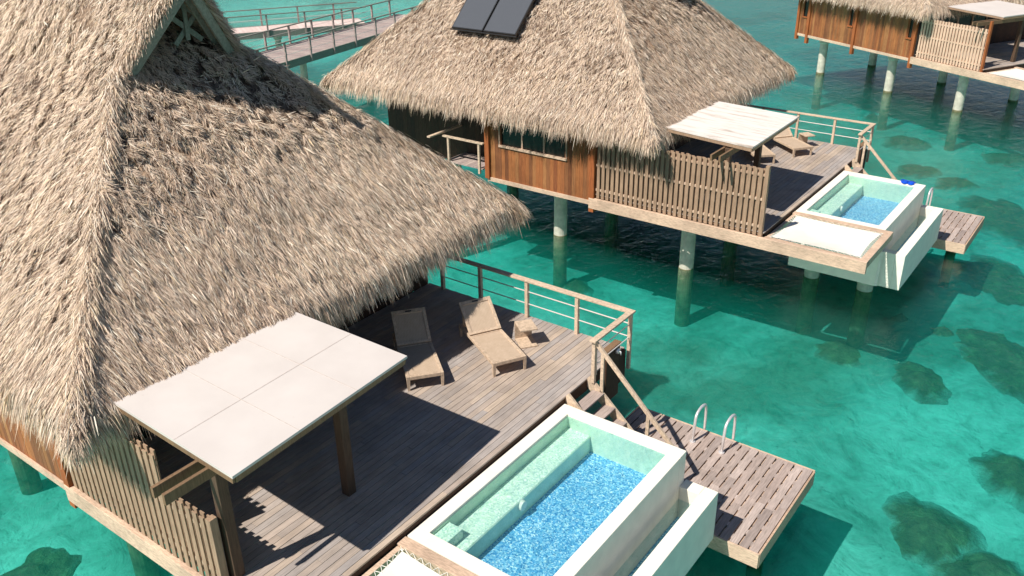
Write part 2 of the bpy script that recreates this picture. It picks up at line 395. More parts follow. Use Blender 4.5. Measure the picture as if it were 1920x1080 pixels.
def blades(dens, seed):
    """numpy thatch: returns verts, quads"""
    R = np.random.default_rng(seed); V = []; 
    def emit(root, d, nrm, L, W, lift, droop, roll):
        # three cross rows: root, mid, tip
        side = np.cross(nrm, d); side /= np.linalg.norm(side, axis=1, keepdims=True)
        side = side * np.cos(roll)[:, None] + nrm * np.sin(roll)[:, None]
        rows = []
        for t, wf in ((0, .8), (.5, 1.0), (1.0, .18)):
            c = root + d * (L * t)[:, None] + nrm * (lift * t)[:, None]
            c[:, 2] -= droop * t * t
            rows += [c - side * (W * wf * .5)[:, None], c + side * (W * wf * .5)[:, None]]
        V.append(np.stack(rows, 1))
    for nm, (o, ax, up, ln) in FACES.items():
        o = np.array(o); ax = np.array(ax); up = np.array(up)
        side_face = nm in ('near', 'far')
        smax = SR if side_face else GX + 1.35
        ph = {'near': 0, 'far': 2, 'front': 4, 'back': 5}[nm]
        fd = dens * {'near': 1.0, 'far': .25, 'front': 1.3, 'back': .2}[nm]
        n = int(fd * ln * smax * 1.4)
        a = R.uniform(0, ln, n); s = R.uniform(.12, smax, n)
        k = np.where(s < GX, s, GX - PR * (s - GX) / (SR - GX)) if side_face else s
        keep = (a > k - .04) & (a < ln - k + .04)
        a, s = a[keep], s[keep]
        # courses: bunch roots along rows with wobble
        row = .34 + .0 * s
        sw = s + .10 * np.sin(a * 1.7 + ph) + .05 * np.sin(a * 6.1)
        fr = (sw / row) % 1.0
        s = s - (fr ** 1.6 - fr) * row * .5
        s = np.clip(s, .12, smax)
        m = len(a)
        sv = np.where((s > GX) & side_face, SL2, SL)
        slope = np.outer(np.ones(m), up) + np.outer(sv, [0, 0, 1.0]); slope /= np.linalg.norm(slope, axis=1, keepdims=True)
        nv = np.cross(np.broadcast_to(ax, (m, 3)), slope); nv /= np.linalg.norm(nv, axis=1, keepdims=True)
        nv = np.where(nv[:, 2:3] < 0, -nv, nv)
        base = o + np.outer(a, ax) + np.outer(s, up); base[:, 2] += zs(s) if side_face else zp(s)
        lp = lump(a, s, ph)
        rough = np.clip((s - 1.7) / 1.2, 0, 1) if nm == 'front' else np.clip((s - .5) / .8, 0, 1) * .8
        rough = np.clip(rough * .8 + .15 * np.sin(a * .9 + 2 * np.sin(s * .8 + ph)), .05, 1)
        # tufts: blades of one bundle share a turn and a height
        ia = np.floor((a + .05 * np.sin(s * 9)) / .085).astype(np.int64); js = np.floor((s + .06 * np.sin(a * 7)) / .15).astype(np.int64)
        hsh = (ia * 73856093) ^ (js * 19349663) ^ (int(ph) * 83492791)
        h1 = ((hsh * 2654435761) % 100003) / 100003.0; h2 = ((hsh * 40503 + 977) % 99991) / 99991.0; h3 = ((hsh * 69069 + 5) % 99989) / 99989.0
        pit = np.where(h3 < (.12 if nm == 'front' else .05) * rough, -.08, 0)
        base += (lp * (.35 + .9 * rough) + R.uniform(-.025, .025, m) + (h2 - .5) * (.15 if nm == 'front' else .08) * (.3 + rough) + pit)[:, None] * nv
        ang = R.normal(0, 1, m) * (.15 + .34 * rough) + (h1 - .5) * (.3 + .9 * rough) + .10 * np.sin(a * 1.1)
        d = -np.cos(ang)[:, None] * slope + np.outer(np.sin(ang), ax)
        L = R.uniform(.12, .36, m) * (1 - .5 * rough); W = np.where(R.random(m) < .12, R.uniform(.013, .024, m), R.uniform(.005, .012, m))
        lift = R.uniform(-.01, .04, m) + rough * (h2 - .4) * (.12 if nm == 'front' else .06)
        emit(base, d, nv, L, W, lift, np.zeros(m), R.uniform(-.45, .45, m))
        # eave fringe
        slope = np.array(up) + np.array([0, 0, SL]); slope = slope / np.linalg.norm(slope)
        nv = np.cross(ax, slope); nv = nv / np.linalg.norm(nv)
        if nv[2] < 0: nv = -nv
        n = int(fd * ln * 1.5)
        a = R.uniform(.05, ln - .05, n); s = R.uniform(.02, .55, n)
        keep = (a > s - .1) & (a < ln - s + .1); a, s = a[keep], s[keep]; m = len(a)
        clump = .05 * np.sin(a * 4.3 + ph) + .05 * np.sin(a * 11.7) + .05 * np.sin(a * 23.1)
        base = o + np.outer(a, ax) + np.outer(s, up); base[:, 2] += zs(s) + R.uniform(-.24, .04, m)
        out = -up * .55 + np.array([0, 0, -.85]); out = out / np.linalg.norm(out)
        ang = R.normal(0, .10, m) + .08 * np.sin(a * 5.1)
        d = np.outer(np.cos(ang), out) + np.outer(np.sin(ang), ax)
        L = R.uniform(.16, .36, m) + clump * .6; L = np.clip(L, .12, .6)
        # a few long stragglers
        lg = R.random(m) < .012; L = np.where(lg, L + .16, L)
        emit(base, d, np.broadcast_to(nv, (m, 3)).copy(), L, R.uniform(.006, .015, m), R.uniform(-.03, .05, m), L * R.uniform(.25, .6, m), R.uniform(-.9, .9, m))
    # hips: tufts lying across the corner, both prow hips
    for (cx, cy, dx, dy) in ((EX1, EY0, -1, 1), (EX1, EY1, -1, -1), (EX0, EY0, 1, 1), (EX0, EY1, 1, -1)):
        n = int(dens * 9 if cx == EX1 else dens * 3)
        s = R.uniform(-.02, GX, n)
        base = np.stack([cx + dx * s, cy + dy * s, zs(s) + .03], 1) + R.normal(0, .05, (n, 3))
        q = R.uniform(-1, 1, n) * .95
        # between the two downslope directions
        w1 = (q + 1) / 2
        d = np.stack([-dx * (1 - w1), -dy * w1, -SL * np.ones(n) * .8], 1); d /= np.linalg.norm(d, axis=1, keepdims=True)
        nv = np.array([-dx * .5, -dy * .5, 1.0]); nv /= np.linalg.norm(nv)
        L = R.uniform(.15, .42, n)
        emit(base, d, np.broadcast_to(nv, (n, 3)).copy(), L, R.uniform(.006, .014, n), R.uniform(0, .07, n), L * .12, R.uniform(-1, 1, n))
        # corner beard
        n = int(dens * 1.6); s = R.uniform(0, .4, n)
        base = np.stack([cx + dx * s + R.normal(0, .08, n), cy + dy * s + R.normal(0, .08, n), zs(s) + R.uniform(-.2, .03, n)], 1)
        w1 = R.random(n)
        d = np.stack([-dx * (1 - w1) * .7, -dy * w1 * .7, -np.ones(n)], 1); d /= np.linalg.norm(d, axis=1, keepdims=True)
        L = R.uniform(.15, .36, n)
        emit(base, d, np.broadcast_to(nv, (n, 3)).copy(), L, R.uniform(.01, .024, n), R.uniform(-.02, .1, n), L * .4, R.uniform(-1, 1, n))
    # ridge capping and prow edge
    n = int(dens * 14)
    x = R.uniform(EX0 + GX - PR, EX1 - GX + PR, n); sg = np.where(R.random(n) < .5, -1.0, 1.0)
    base = np.stack([x, YM + sg * .02, np.full(n, zs(SR) + .05)], 1) + R.normal(0, .03, (n, 3))
    d = np.stack([R.normal(0, .15, n), sg, -np.ones(n) * .8], 1); d /= np.linalg.norm(d, axis=1, keepdims=True)
    nv = np.stack([np.zeros(n), sg * .6, np.ones(n)], 1); nv /= np.linalg.norm(nv, axis=1, keepdims=True)
    emit(base, d, nv, R.uniform(.3, .6, n), R.uniform(.012, .024, n), R.uniform(0, .05, n), np.zeros(n), R.uniform(-.5, .5, n))
    n = int(dens * 5); s = R.uniform(GX, SR, n); sg = np.where(R.random(n) < .5, 0, 1)
    base = np.stack([EX1 - GX + PR * (s - GX) / (SR - GX) - R.uniform(0, .25, n), np.where(sg == 0, EY0 + s, EY1 - s), zs(s) + R.uniform(-.2, .02, n)], 1)
    d = np.stack([R.uniform(.2, .9, n), np.where(sg == 0, -1, 1) * R.uniform(.3, 1, n), -R.uniform(.6, 1, n)], 1); d /= np.linalg.norm(d, axis=1, keepdims=True)
    nv = np.broadcast_to(np.array([.3, 0, 1.0]) / 1.044, (n, 3)).copy()
    emit(base, d, nv, R.uniform(.15, .38, n), R.uniform(.01, .02, n), R.uniform(0, .05, n), np.zeros(n), R.uniform(-.9, .9, n))
    V = np.concatenate(V, 0); nb = len(V)
    i = (np.arange(nb) * 6)[:, None]
    q = np.concatenate([i + np.array([[0, 1, 3, 2]]), i + np.array([[2, 3, 5, 4]])], 0)
    return V.reshape(-1, 3), q
def roof_mesh(key, dens, seed, off):
    if key in MESHES: return MESHES[key]
    v, q = blades(dens, seed)
    mb = roof_base(); bv = np.array(mb.v)
    nb = len(v)
    me = bpy.data.meshes.new('thatched_roof')
    allv = np.concatenate([v, bv], 0) - np.array(off)
    me.vertices.add(len(allv)); me.vertices.foreach_set('co', allv.astype(np.float32).ravel())
    loops = [q.ravel()] + [np.array(f) + nb for f in mb.f]
    sizes = np.concatenate([np.full(len(q), 4), np.array([len(f) for f in mb.f])])
    li = np.concatenate(loops).astype(np.int32)
    me.loops.add(len(li)); me.loops.foreach_set('vertex_index', li)
    me.polygons.add(len(sizes)); st = np.concatenate([[0], np.cumsum(sizes)[:-1]]).astype(np.int32)
    me.polygons.foreach_set('loop_start', st)
    try: me.polygons.foreach_set('loop_total', sizes.astype(np.int32))
    except Exception: pass
    mi = np.concatenate([np.zeros(len(q)), np.ones(len(mb.f))]).astype(np.int32)
    me.materials.append(M['thatch']); me.materials.append(M['thatch_base'])
    me.polygons.foreach_set('material_index', mi)
    me.update(calc_edges=True); me.validate()
    MESHES[key] = me; return me

# ------------------------------------------------------------------ bungalow pieces (villa coordinates; deck top z=0, pool corner at the origin)
FX = -5.78; WY = -7.2; WZ0 = -.28
def planks_y(x0, x1, y, z0, z1, w=.14, t=.03, skip=None, seed=1):
    """vertical boards facing -y"""
    r = random.Random(seed); mb = MB(); x = x0
    while x < x1 - .01:
        xe = min(x + w, x1); spans = [(z0, z1)]
        if skip:
            for (a, b, c, d) in skip:
                if x + w / 2 > a and x + w / 2 < b: spans = [(z0, c), (d, z1)]
        for (c, d) in spans:
            if d - c > .02: mb.box(x + .002, xe - .002, y - t + r.uniform(0, .004), y, c, d)
        x += w
    return mb
def bungalow(P, key, label, x_left, recess=None, windows=(), roof_key='roof', dens=420, posts=(), front_x=FX, wmat='cedar'):
    t = thing(P, 'overwater_bungalow', label, 'bungalow', (-10, -2.4, 0), 'thatched bungalows standing over the lagoon')
    # roof
    off = OFF[t.name]
    me = roof_mesh(roof_key, dens, 3, off)
    ro = bpy.data.objects.new('thatched_roof', me); COL.objects.link(ro); ro.parent = t; OFF[ro.name] = off
    # gablet timber (barge boards, cross ornament, recessed end)
    def barge():
        mb = MB(); x = EX1 - GX + .02
        for sg, y0 in ((1, EY0), (-1, EY1)):
            p0 = Vector((x, y0 + sg * (GX + .12), zs(GX + .12) - .40)); p1 = Vector((x + PR, YM, zs(SR) - .44))
            mb.beam(p0, p1, .06, .17, up=(0, -sg * .7, .7))
            mb.beam(p0 + Vector((-.3, 0, .0)), p1 + Vector((-.3, 0, .0)), .05, .14, up=(0, -sg * .7, .7))
        return mb
    part(t, 'barge_board', barge, 'grey_wood', key)
    part(t, 'ridge_pole', lambda: MB().tube([(EX1 - GX - 1.4, YM, zs(SR) - .06), (EX1 - GX + PR + .5, YM, zs(SR) + .14)], .085, 10), 'grey_wood', key)
    def orn(q):
        mb = MB(); x = -7.70
        # crossed battens on the near half of the gablet
        def b(y0, z0, y1, z1, w=.10, dx=0): mb.beam((x + dx, y0, z0), (x + dx, y1, z1), .03, w, up=(0, -(z1 - z0), (y1 - y0)) if abs(y1 - y0) > .01 else (0, 1, 0))
        b(*((-2.36, 7.16, -1.74, 6.64), (-2.34, 6.62, -1.58, 7.32, .1, -.035),
            (-2.05, 7.60, -2.08, 6.68, .09, .035), (-2.16, 7.40, -1.70, 7.08))[q])
        return mb
    for q in range(4): part(t, 'ornament_batten', lambda: orn(q), 'grey_wood', (key, q))
    def gend():
        mb = MB(); x = EX1 - GX - 1.5; s0 = GX + .4
        mb.add([(x, EY0 + s0, zs(s0) - .36), (x, EY1 - s0, zs(s0) - .36), (x, YM, zs(SR) - .4), (x - .05, EY0 + s0, zs(s0) - .36), (x - .05, EY1 - s0, zs(s0) - .36), (x - .05, YM, zs(SR) - .4)],
               [(0, 1, 2), (5, 4, 3), (0, 3, 4, 1), (1, 4, 5, 2), (2, 5, 3, 0)])
        return mb
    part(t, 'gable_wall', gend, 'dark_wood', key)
    # rafters under the overhang
    def raft():
        mb = MB()
        for i in range(13):
            x = EX0 + 2.1 + i * .82
            mb.beam((x, EY0 + .4, zs(.4) - .36), (x, EY0 + 1.9, zs(1.9) - .36), .08, .14)
        for i in range(8):
            y = EY0 + 2.5 + i * .85
            mb.beam((EX1 - .4, y, zs(.4) - .36), (EX1 - 2.3, y, zs(2.3) - .36), .08, .14)
        return mb
    part(t, 'rafter', raft, 'dark_wood', key)
    # near wall
    sk = [(a, b, c, d) for (a, b, c, d) in windows]
    part(t, 'side_wall', lambda: planks_y(x_left, front_x - .16, WY, WZ0, 3.0, .145, skip=sk), wmat, key)
    back_y = WY + .04
    part(t, 'wall_core', lambda: MB().box(x_left, front_x, WY + .002, WY + .12, WZ0 + .02, 3.0) if not windows else wall_core(x_left, front_x, windows), 'interior', key)
    def plinth():
        mb = MB(); mb.box(x_left - .02, front_x - .16, WY - .075, WY - .032, WZ0 - .12, WZ0 + .02); return mb
    part(t, 'sill_beam', plinth, wmat if wmat != 'cedar' else 'pale_wood', key, label='pale timber sill beam under the wall')
    for (px_, zb) in posts:
        part(t, 'corner_post', MB().box(px_ - .09, px_ + .09, WY - .13, WY + .05, zb, 2.7), 'orange_post', None)
    # other walls
    bx = -16.0 if recess else x_left
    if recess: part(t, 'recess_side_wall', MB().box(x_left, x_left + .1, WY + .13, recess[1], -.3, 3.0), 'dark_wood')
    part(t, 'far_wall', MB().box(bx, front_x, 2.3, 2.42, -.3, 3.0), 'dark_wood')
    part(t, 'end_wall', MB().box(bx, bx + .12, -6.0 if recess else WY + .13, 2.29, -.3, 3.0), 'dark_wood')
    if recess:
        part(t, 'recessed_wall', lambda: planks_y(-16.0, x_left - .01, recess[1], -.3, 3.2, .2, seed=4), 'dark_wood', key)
    # front wall to the deck: boards, openings, curtains
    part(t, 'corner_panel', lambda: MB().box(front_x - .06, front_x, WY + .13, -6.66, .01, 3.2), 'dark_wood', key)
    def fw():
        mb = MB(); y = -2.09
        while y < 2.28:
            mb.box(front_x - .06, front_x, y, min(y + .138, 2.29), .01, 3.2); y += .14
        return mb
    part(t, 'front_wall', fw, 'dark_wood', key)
    dw = part(t, 'sliding_door', lambda: MB().box(front_x - .10, front_x - .07, -6.6, -2.2, .01, 2.4), 'window_glass', key)
    part(dw, 'door_frame', lambda: frame_x(front_x - .03, -6.65, -2.1, 0.01, 2.45, 4), 'pale_wood', key)
    part(dw, 'curtain', curtain_mb(front_x - .16, (-6.5, -5.9)), 'curtain')
    part(dw, 'curtain', curtain_mb(front_x - .16, (-3.2, -2.4)), 'curtain')
    # floor slab / joists
    def floor():
        mb = MB(); mb.box(-16.0 if recess else x_left + .02, front_x - .01, (recess[1] if recess else WY + .13), 2.3, -.45, -.31)
        if recess: mb.box(x_left, front_x - .01, WY + .13, recess[1] - .01, -.45, -.31)
        for i in range(4): mb.beam((-13.0, -4.2 + i * 2.0, -.6), (front_x, -4.2 + i * 2.0, -.6), .15, .28)
        return mb
    part(t, 'floor', floor, 'dark_wood', key)
    for i, (a, b, c, d) in enumerate(windows):
        wf = part(t, 'window', window_frame(a, b, c, d, 3 if b - a > 1 else 1), 'pale_wood' if b - a > 1 else 'orange_post')
        part(wf, 'pane', MB().box(a + .03, b - .03, WY + .03, WY + .045, c + .03, d - .03), 'window_glass')
    return t
def wall_core(x0, x1, wins):
    mb = MB(); xs = x0
    for (a, b, c, d) in sorted(wins):
        mb.box(xs, a, WY + .002, WY + .12, WZ0 + .02, 3.0)
        mb.box(a, b, WY + .002, WY + .12, WZ0 + .02, c); mb.box(a, b, WY + .002, WY + .12, d, 3.0); xs = b
    mb.box(xs, x1, WY + .002, WY + .12, WZ0 + .02, 3.0); return mb
def window_frame(a, b, c, d, n):
    mb = MB(); y0, y1 = WY - .05, WY + .02
    mb.box(a - .05, b + .05, y0 - .03, y1, c - .05, c + .02); mb.box(a - .05, b + .05, y0, y1, d, d + .05)
    mb.box(a - .05, a, y0, y1, c + .021, d - .001); mb.box(b, b + .05, y0, y1, c + .021, d - .001)
    for i in range(1, n): x = a + (b - a) * i / n; mb.box(x - .03, x + .03, WY, y1 + .008, c + .021, d - .001)
    return mb
def frame_x(x, y0, y1, z0, z1, n):
    mb = MB()
    for i in range(n + 1):
        y = y0 + (y1 - y0) * i / n; mb.box(x - .04, x + .02, y - .03, y + .03, z0, z1)
    mb.box(x - .038, x + .018, y0, y1, z1 + .001, z1 + .08); return mb
def curtain_mb(x, *spans):
    mb = MB()
    for (y0, y1) in spans:
        n = 16
        for i in range(n):
            a = y0 + (y1 - y0) * i / n; b = y0 + (y1 - y0) * (i + 1) / n
            xa = x + .03 * math.sin(i * 1.9); xb = x + .03 * math.sin((i + 1) * 1.9)
            mb.add([(xa, a, .03), (xb, b, .03), (xb, b, 2.3), (xa, a, 2.3)], [(0, 1, 2, 3)])
    return mb

DX1 = 0.0; DY1 = 2.47
def deck(P, label, x0=FX):
    t = thing(P, 'sun_deck', label, 'deck', ((x0 + DX1) / 2, -2.3, 0), 'timber sun decks')
    key = 'deck%.1f' % x0
    def boards():
        r = random.Random(5); mb = MB(); w = .138; x = x0 + .006
        while x < DX1 - .01:
            y = WY + .02 - r.uniform(0, 0); cuts = [WY - .02]; yy = WY + r.uniform(.8, 3.0)
            while yy < DY1 - .5: cuts.append(yy); yy += r.choice([1.8, 2.4, 2.4, 3.0])
            cuts.append(DY1 + r.uniform(-.004, .008))
            xe = min(x + w, DX1)
            for a, b in zip(cuts, cuts[1:]):
                dz = r.uniform(-.003, .002)
                mb.box(x, xe - .009, a + .002, b - .002, -.035 + dz, dz)
            x += w
        return mb
    part(t, 'deck_board', boards, 'deck_wood', key)
    def joist():
        mb = MB()
        for i in range(12): mb.box(x0 + .05, DX1 - .05, WY + .5 + i * .8, WY + .56 + i * .8, -.25, -.04)
        mb.box(x0 + .02, DX1 - .03, WY + .12, WY + .2, -.3, -.042)
        mb.box(x0, DX1 - .01, DY1 - .06, DY1 - .01, -.3, -.042)
        mb.box(DX1 - .05, DX1 - .012, WY + .2, DY1 - .07, -.3, -.042)
        mb.box(x0 + 1.2, x0 + 1.5, WY + .3, DY1 - .2, -.6, -.31); mb.box(DX1 - 1.6, DX1 - 1.3, WY + .3, DY1 - .2, -.6, -.31)
        return mb
    part(t, 'joist', joist, 'dark_wood', key)
    def fascia():
        mb = MB(); mb.box(x0 - .16, 2.98, WY - .14, WY - .03, -.50, -.14); return mb
    part(t, 'edge_beam', fascia, 'pale_wood', key, bevel=.008)
    return t

def net(P, label):
    t = thing(P, 'lounging_net', label, 'hammock net', (1.5, -6, -.2), 'canvas lounging nets beside the plunge pools')
    def frame():
        mb = MB()
        mb.box(2.76, 2.98, WY - .03, -4.98, -.36, -.135)
        mb.box(.0, 2.98, -4.97, -4.76, -.36, -.12)
        mb.box(.0, 2.98, WY - .028, WY + .1, -.34, -.15)
        mb.box(.02, .12, WY + .1, -4.98, -.34, -.16)
        return mb
    part(t, 'frame_beam', frame, 'pale_wood', 'net', bevel=.008)
    def sheet():
        mb = MB(); n = 20; x0, x1, y0, y1 = .18, 2.71, WY + .15, -5.03
        P_ = [[None] * (n + 1) for _ in range(n + 1)]
        for i in range(n + 1):
            for j in range(n + 1):
                u, v = i / n, j / n
                sc = .06 * math.sin(math.pi * v); sc2 = .05 * math.sin(math.pi * u)
                x = x0 + sc * (1 - 2 * u) + (x1 - x0) * u; y = y0 + sc2 * (1 - 2 * v) + (y1 - y0) * v
                z = -.15 - .14 * math.sin(math.pi * u) * math.sin(math.pi * v)
                P_[i][j] = (x, y, z)
        vs = [P_[i][j] for i in range(n + 1) for j in range(n + 1)]
        fs = [(i * (n + 1) + j, (i + 1) * (n + 1) + j, (i + 1) * (n + 1) + j + 1, i * (n + 1) + j + 1) for i in range(n) for j in range(n)]
        return mb.add(vs, fs)
    so = part(t, 'canvas_sheet', sheet, 'canvas', 'net', smooth=True)
    def lace():
        mb = MB(); x0, x1, y0, y1 = .18, 2.71, WY + .15, -5.03; n = 15
        for i in range(n + 1):
            for k in (-.5, .5):
                u = i / n; sc = .08 * math.sin(math.pi * u); uu = min(1, max(0, u + k / n))
                x = x0 + (x1 - x0) * u
                mb.tube([(x, y1 - sc, -.15), (x0 - .1 + (x1 - x0 + .2) * uu, -4.96, -.15)], .006, 4)
                mb.tube([(x, y0 + sc, -.15), (x0 - .1 + (x1 - x0 + .2) * uu, WY + .08, -.16)], .006, 4)
                sc = .10 * math.sin(math.pi * u); y = y0 + (y1 - y0) * u
                mb.tube([(x0 + sc, y, -.15), (.1, y0 - .1 + (y1 - y0 + .2) * uu, -.17)], .006, 4)
                mb.tube([(x1 - sc, y, -.15), (2.77, y0 - .1 + (y1 - y0 + .2) * uu, -.15)], .006, 4)
        return mb
    part(so, 'lacing', lace, 'cord', 'net')

PX, PY = 2.74, -4.73; RW = .27; ZP = -.13; TX, TY0, TY1, ZT, ZB = 3.41, -4.64, .09, -.845, -1.98
def pool(P, label):
    t = thing(P, 'plunge_pool', label, 'plunge pool', (PX / 2, PY / 2, ZB), 'raised plunge pools with overflow troughs')
    k = 'pool'
    def shell():
        mb = MB()
        mb.box(0.01, PX, -RW, 0, ZB, ZP); mb.box(0.01, PX, PY, PY + RW, ZB, ZP)
        mb.box(0.01, RW, PY + RW, -RW, ZB, ZP); mb.box(PX - RW, PX, PY + RW, -RW, ZB, ZP - .004)
        mb.box(RW, PX - RW, PY + RW, -RW, ZB, ZB + .3)
        return mb
    part(t, 'pool_wall', shell, 'plaster', k, bevel=.012)
    part(t, 'pool_floor', lambda: MB().box(RW + .004, PX - RW - .004, PY + RW + .004, -RW - .004, -.90, -.82), 'blue_mosaic', k)
    def lin():
        mb = MB(); a, b, c, d = RW, PX - RW, PY + RW, -RW; e = .006
        mb.box(a + .001, a + e, c, d, -.82, ZP - .05); mb.box(b - e, b - .001, c, d, -.82, ZP - .04)
        mb.box(a, b, d - e, d - .001, -.82, ZP - .05); mb.box(a, b, c + .001, c + e, -.82, ZP - .05); return mb
    part(t, 'wall_tiling', lin, 'wall_mosaic', k)
    be = part(t, 'pool_bench', lambda: MB().box(RW + .008, .80, PY + RW + .2, -RW - .008, -.818, -.44), 'green_mosaic', k, bevel=.01)
    part(be, 'bench_riser', lambda: MB().box(.802, .812, PY + RW + .2, -RW - .01, -.817, -.455), 'wall_mosaic', k)
    part(t, 'entry_step', lambda: MB().box(RW + .008, .58, PY + RW + .008, -3.98, -.438, -.24).box(.60, 1.02, PY + RW + .008, -4.25, -.817, -.50).box(1.03, 1.36, PY + RW + .008, -4.36, -.817, -.66), 'green_mosaic', k, bevel=.01)
    part(t, 'pool_light', lambda: MB().tube([(.80, -2.62, -.56), (.87, -2.62, -.56)], [.11, .09], 20), 'plaster', k, smooth=False)
    part(t, 'pool_water', lambda: MB().add([(RW - .002, PY + RW - .002, -.185), (PX - RW + .002, PY + RW - .002, -.185), (PX - RW + .002, -RW + .002, -.185), (RW - .002, -RW + .002, -.185)], [(0, 1, 2, 3)]), 'pool_water', k)
    def trough():
        mb = MB(); th = .27
        mb.box(TX - th, TX, TY0, TY1, ZB, ZT); mb.box(PX + .001, TX - th - .001, TY1 - th, TY1 - .002, ZB, ZT - .002)
        mb.box(PX + .001, TX - th - .001, TY0 + .002, TY0 + th, ZB, ZT - .002); mb.box(PX + .001, TX - th - .001, TY0 + th, TY1 - th, ZB, ZB + .25)
        return mb
    tr = part(t, 'overflow_trough', trough, 'plaster', k, bevel=.012)
    part(tr, 'trough_tiling', lambda: MB().box(PX + .002, TX - .272, TY0 + .272, TY1 - .272, ZB + .25, ZB + .4), 'blue_mosaic', k)
    part(tr, 'trough_water', lambda: MB().add([(PX, TY0 + .27, -1.15), (TX - .27, TY0 + .27, -1.15), (TX - .27, TY1 - .27, -1.15), (PX, TY1 - .27, -1.15)], [(0, 1, 2, 3)]), 'pool_water', k)
    def strip():
        mb = MB(); mb.box(2.72, 2.80, PY - .012, PY - .002, ZB + .02, ZT + .02)
        for i in range(8): mb.box(2.715, 2.805, PY - .02, PY - .0125, ZB + .08 + i * .13, ZB + .10 + i * .13)
        return mb
    part(t, 'joint_strip', strip, 'steel_rod', k)
    return t

def rail_set(P, label):
    t = thing(P, 'deck_railing', label, 'railing', (-2.7, 2.35, 0), 'timber railings around the decks')
    k = 'rail'; yr = 2.40
    part(t, 'handrail', lambda: MB().box(-5.7, .22, yr - .075, yr + .075, .955, 1.0).box(.075, .219, .80, yr - .076, .955, 1.0), 'rail_wood', k, bevel=.006)
    for x in (-5.25, -4.03, -2.63, -1.23):
        part(t, 'rail_post', MB().box(x - .042, x + .042, yr - .045, yr + .045, -.3, .953), 'rail_wood', bevel=.005)
    part(t, 'rail_post', MB().box(.10, .18, yr - .04, yr + .04, -.45, .953), 'rail_wood', bevel=.005)
    part(t, 'rail_post', MB().box(.10, .18, .86, .94, -.05, .953), 'rail_wood', bevel=.005)
    for z in (.36, .68):
        part(t, 'rail_rod', MB().tube([(-5.2, yr, z), (.14, yr, z), ], .014, 8).tube([(.14, yr, z), (.14, .9, z)], .012, 8), 'steel_rod')
    return t
def stairs(P, label):
    t = thing(P, 'dock_stairs', label, 'stairs', (1.2, .5, -1.98), 'timber stairs down to the swim docks')
    k = 'stairs'; run = 2.15
    for y in (.10, .92):
        part(t, 'stringer', MB().beam((-.03, y, -.02), (run, y, -1.95), .05, .24), 'rail_wood')
    for i in range(7):
        z = -.24 - i * .25; x = .02 + (i + .5) * run / 7.6
        part(t, 'tread', MB().box(x - .02, x + .25, .128, .892, z - .02, z + .02), 'dock_wood', bevel=.004)
    part(t, 'stair_handrail', lambda: MB().beam((.10, .92, .98), (2.05, .92, -.93), .06, .09), 'rail_wood', k, bevel=.006)
    for x in (.34, 1.45):
        zt = .98 - (x - .10) * .98
        part(t, 'baluster', MB().box(x - .035, x + .035, .895, .945, zt - .98, zt - .06), 'rail_wood')
    part(t, 'newel_post', MB().box(2.0, 2.08, .88, .96, -1.97, -.9), 'rail_wood')
def dock(P, label):
    t = thing(P, 'swim_dock', label, 'dock', (2.2, 1.7, -2.0), 'slatted swim docks at the waterline')
    k = 'dock'; x0, x1, y0, y1, z = .02, 4.29, .22, 3.27, -1.99
    def slats():
        r = random.Random(9); mb = MB(); n = 21; w = (x1 - x0 - .05) / n; g = .036
        for i in range(n):
            x = x0 + .025 + i * w
            yy = y0; cuts = [y0]
            c = y0 + r.uniform(.9, 1.9); cuts.append(c); cuts.append(y1 - .03)
            for a, b in zip(cuts, cuts[1:]): mb.box(x + g / 2, x + w - g / 2, a + .002, b - .002, z - .04, z + r.uniform(-.003, .003))
            if i < n - 1:
                yy = y0 + (.18 if i % 2 else .45)
                while yy < y1 - .05:
                    mb.box(x + w - g / 2 + .001, x + w + g / 2 - .001, yy - .06, yy + .06, z - .04, z - .004); yy += .56
        return mb
    part(t, 'slat', slats, 'dock_wood', k)
    def fr():
        mb = MB(); zb = z - .34
        mb.box(x0, x1, y0 - .04, y0 - .001, zb, z - .002); mb.box(x0, x1, y1 - .03, y1 + .01, zb, z + .004)
        mb.box(x1 - .026, x1 + .015, y0 - .001, y1 - .031, zb, z - .003); mb.box(x0 - .01, x0 + .023, y0, y1 - .031, zb, z - .003)
        for i in range(9): mb.box(x0 + .03, x1 - .03, y0 + .08 + i * .32, y0 + .35 + i * .32, z - .25, z - .044)  # hidden joists, widened to block sunlight coming through the slat gaps
        return mb
    part(t, 'frame_beam', fr, 'pale_wood', k)
def ladder(P, label):
    t = thing(P, 'boarding_ladder', label, 'ladder', (2.05, 3.1, -1.98), 'steel boarding ladders on the docks')
    for x in (1.70, 2.40):
        pts = [(x, 2.70, -1.97), (x, 2.74, -1.6)]
        for i in range(9):
            a = math.pi * (1 - i / 8); pts.append((x, 3.04 + .27 * math.cos(a), -1.42 + .16 * math.sin(a) + .02))
        pts += [(x, 3.33, -1.7), (x, 3.34, -2.3), (x, 3.34, -3.4)]
        h = part(t, 'grab_rail', MB().tube(pts, .033, 10), 'metal', smooth=True)
        part(h, 'foot_plate', MB().tube([(x, 2.70, -1.985), (x, 2.70, -1.965)], .065, 14), 'metal')
    for z in (-2.3, -2.6, -2.9, -3.2):
        part(t, 'rung', MB().box(1.70, 2.40, 3.31, 3.38, z - .015, z + .015), 'metal')

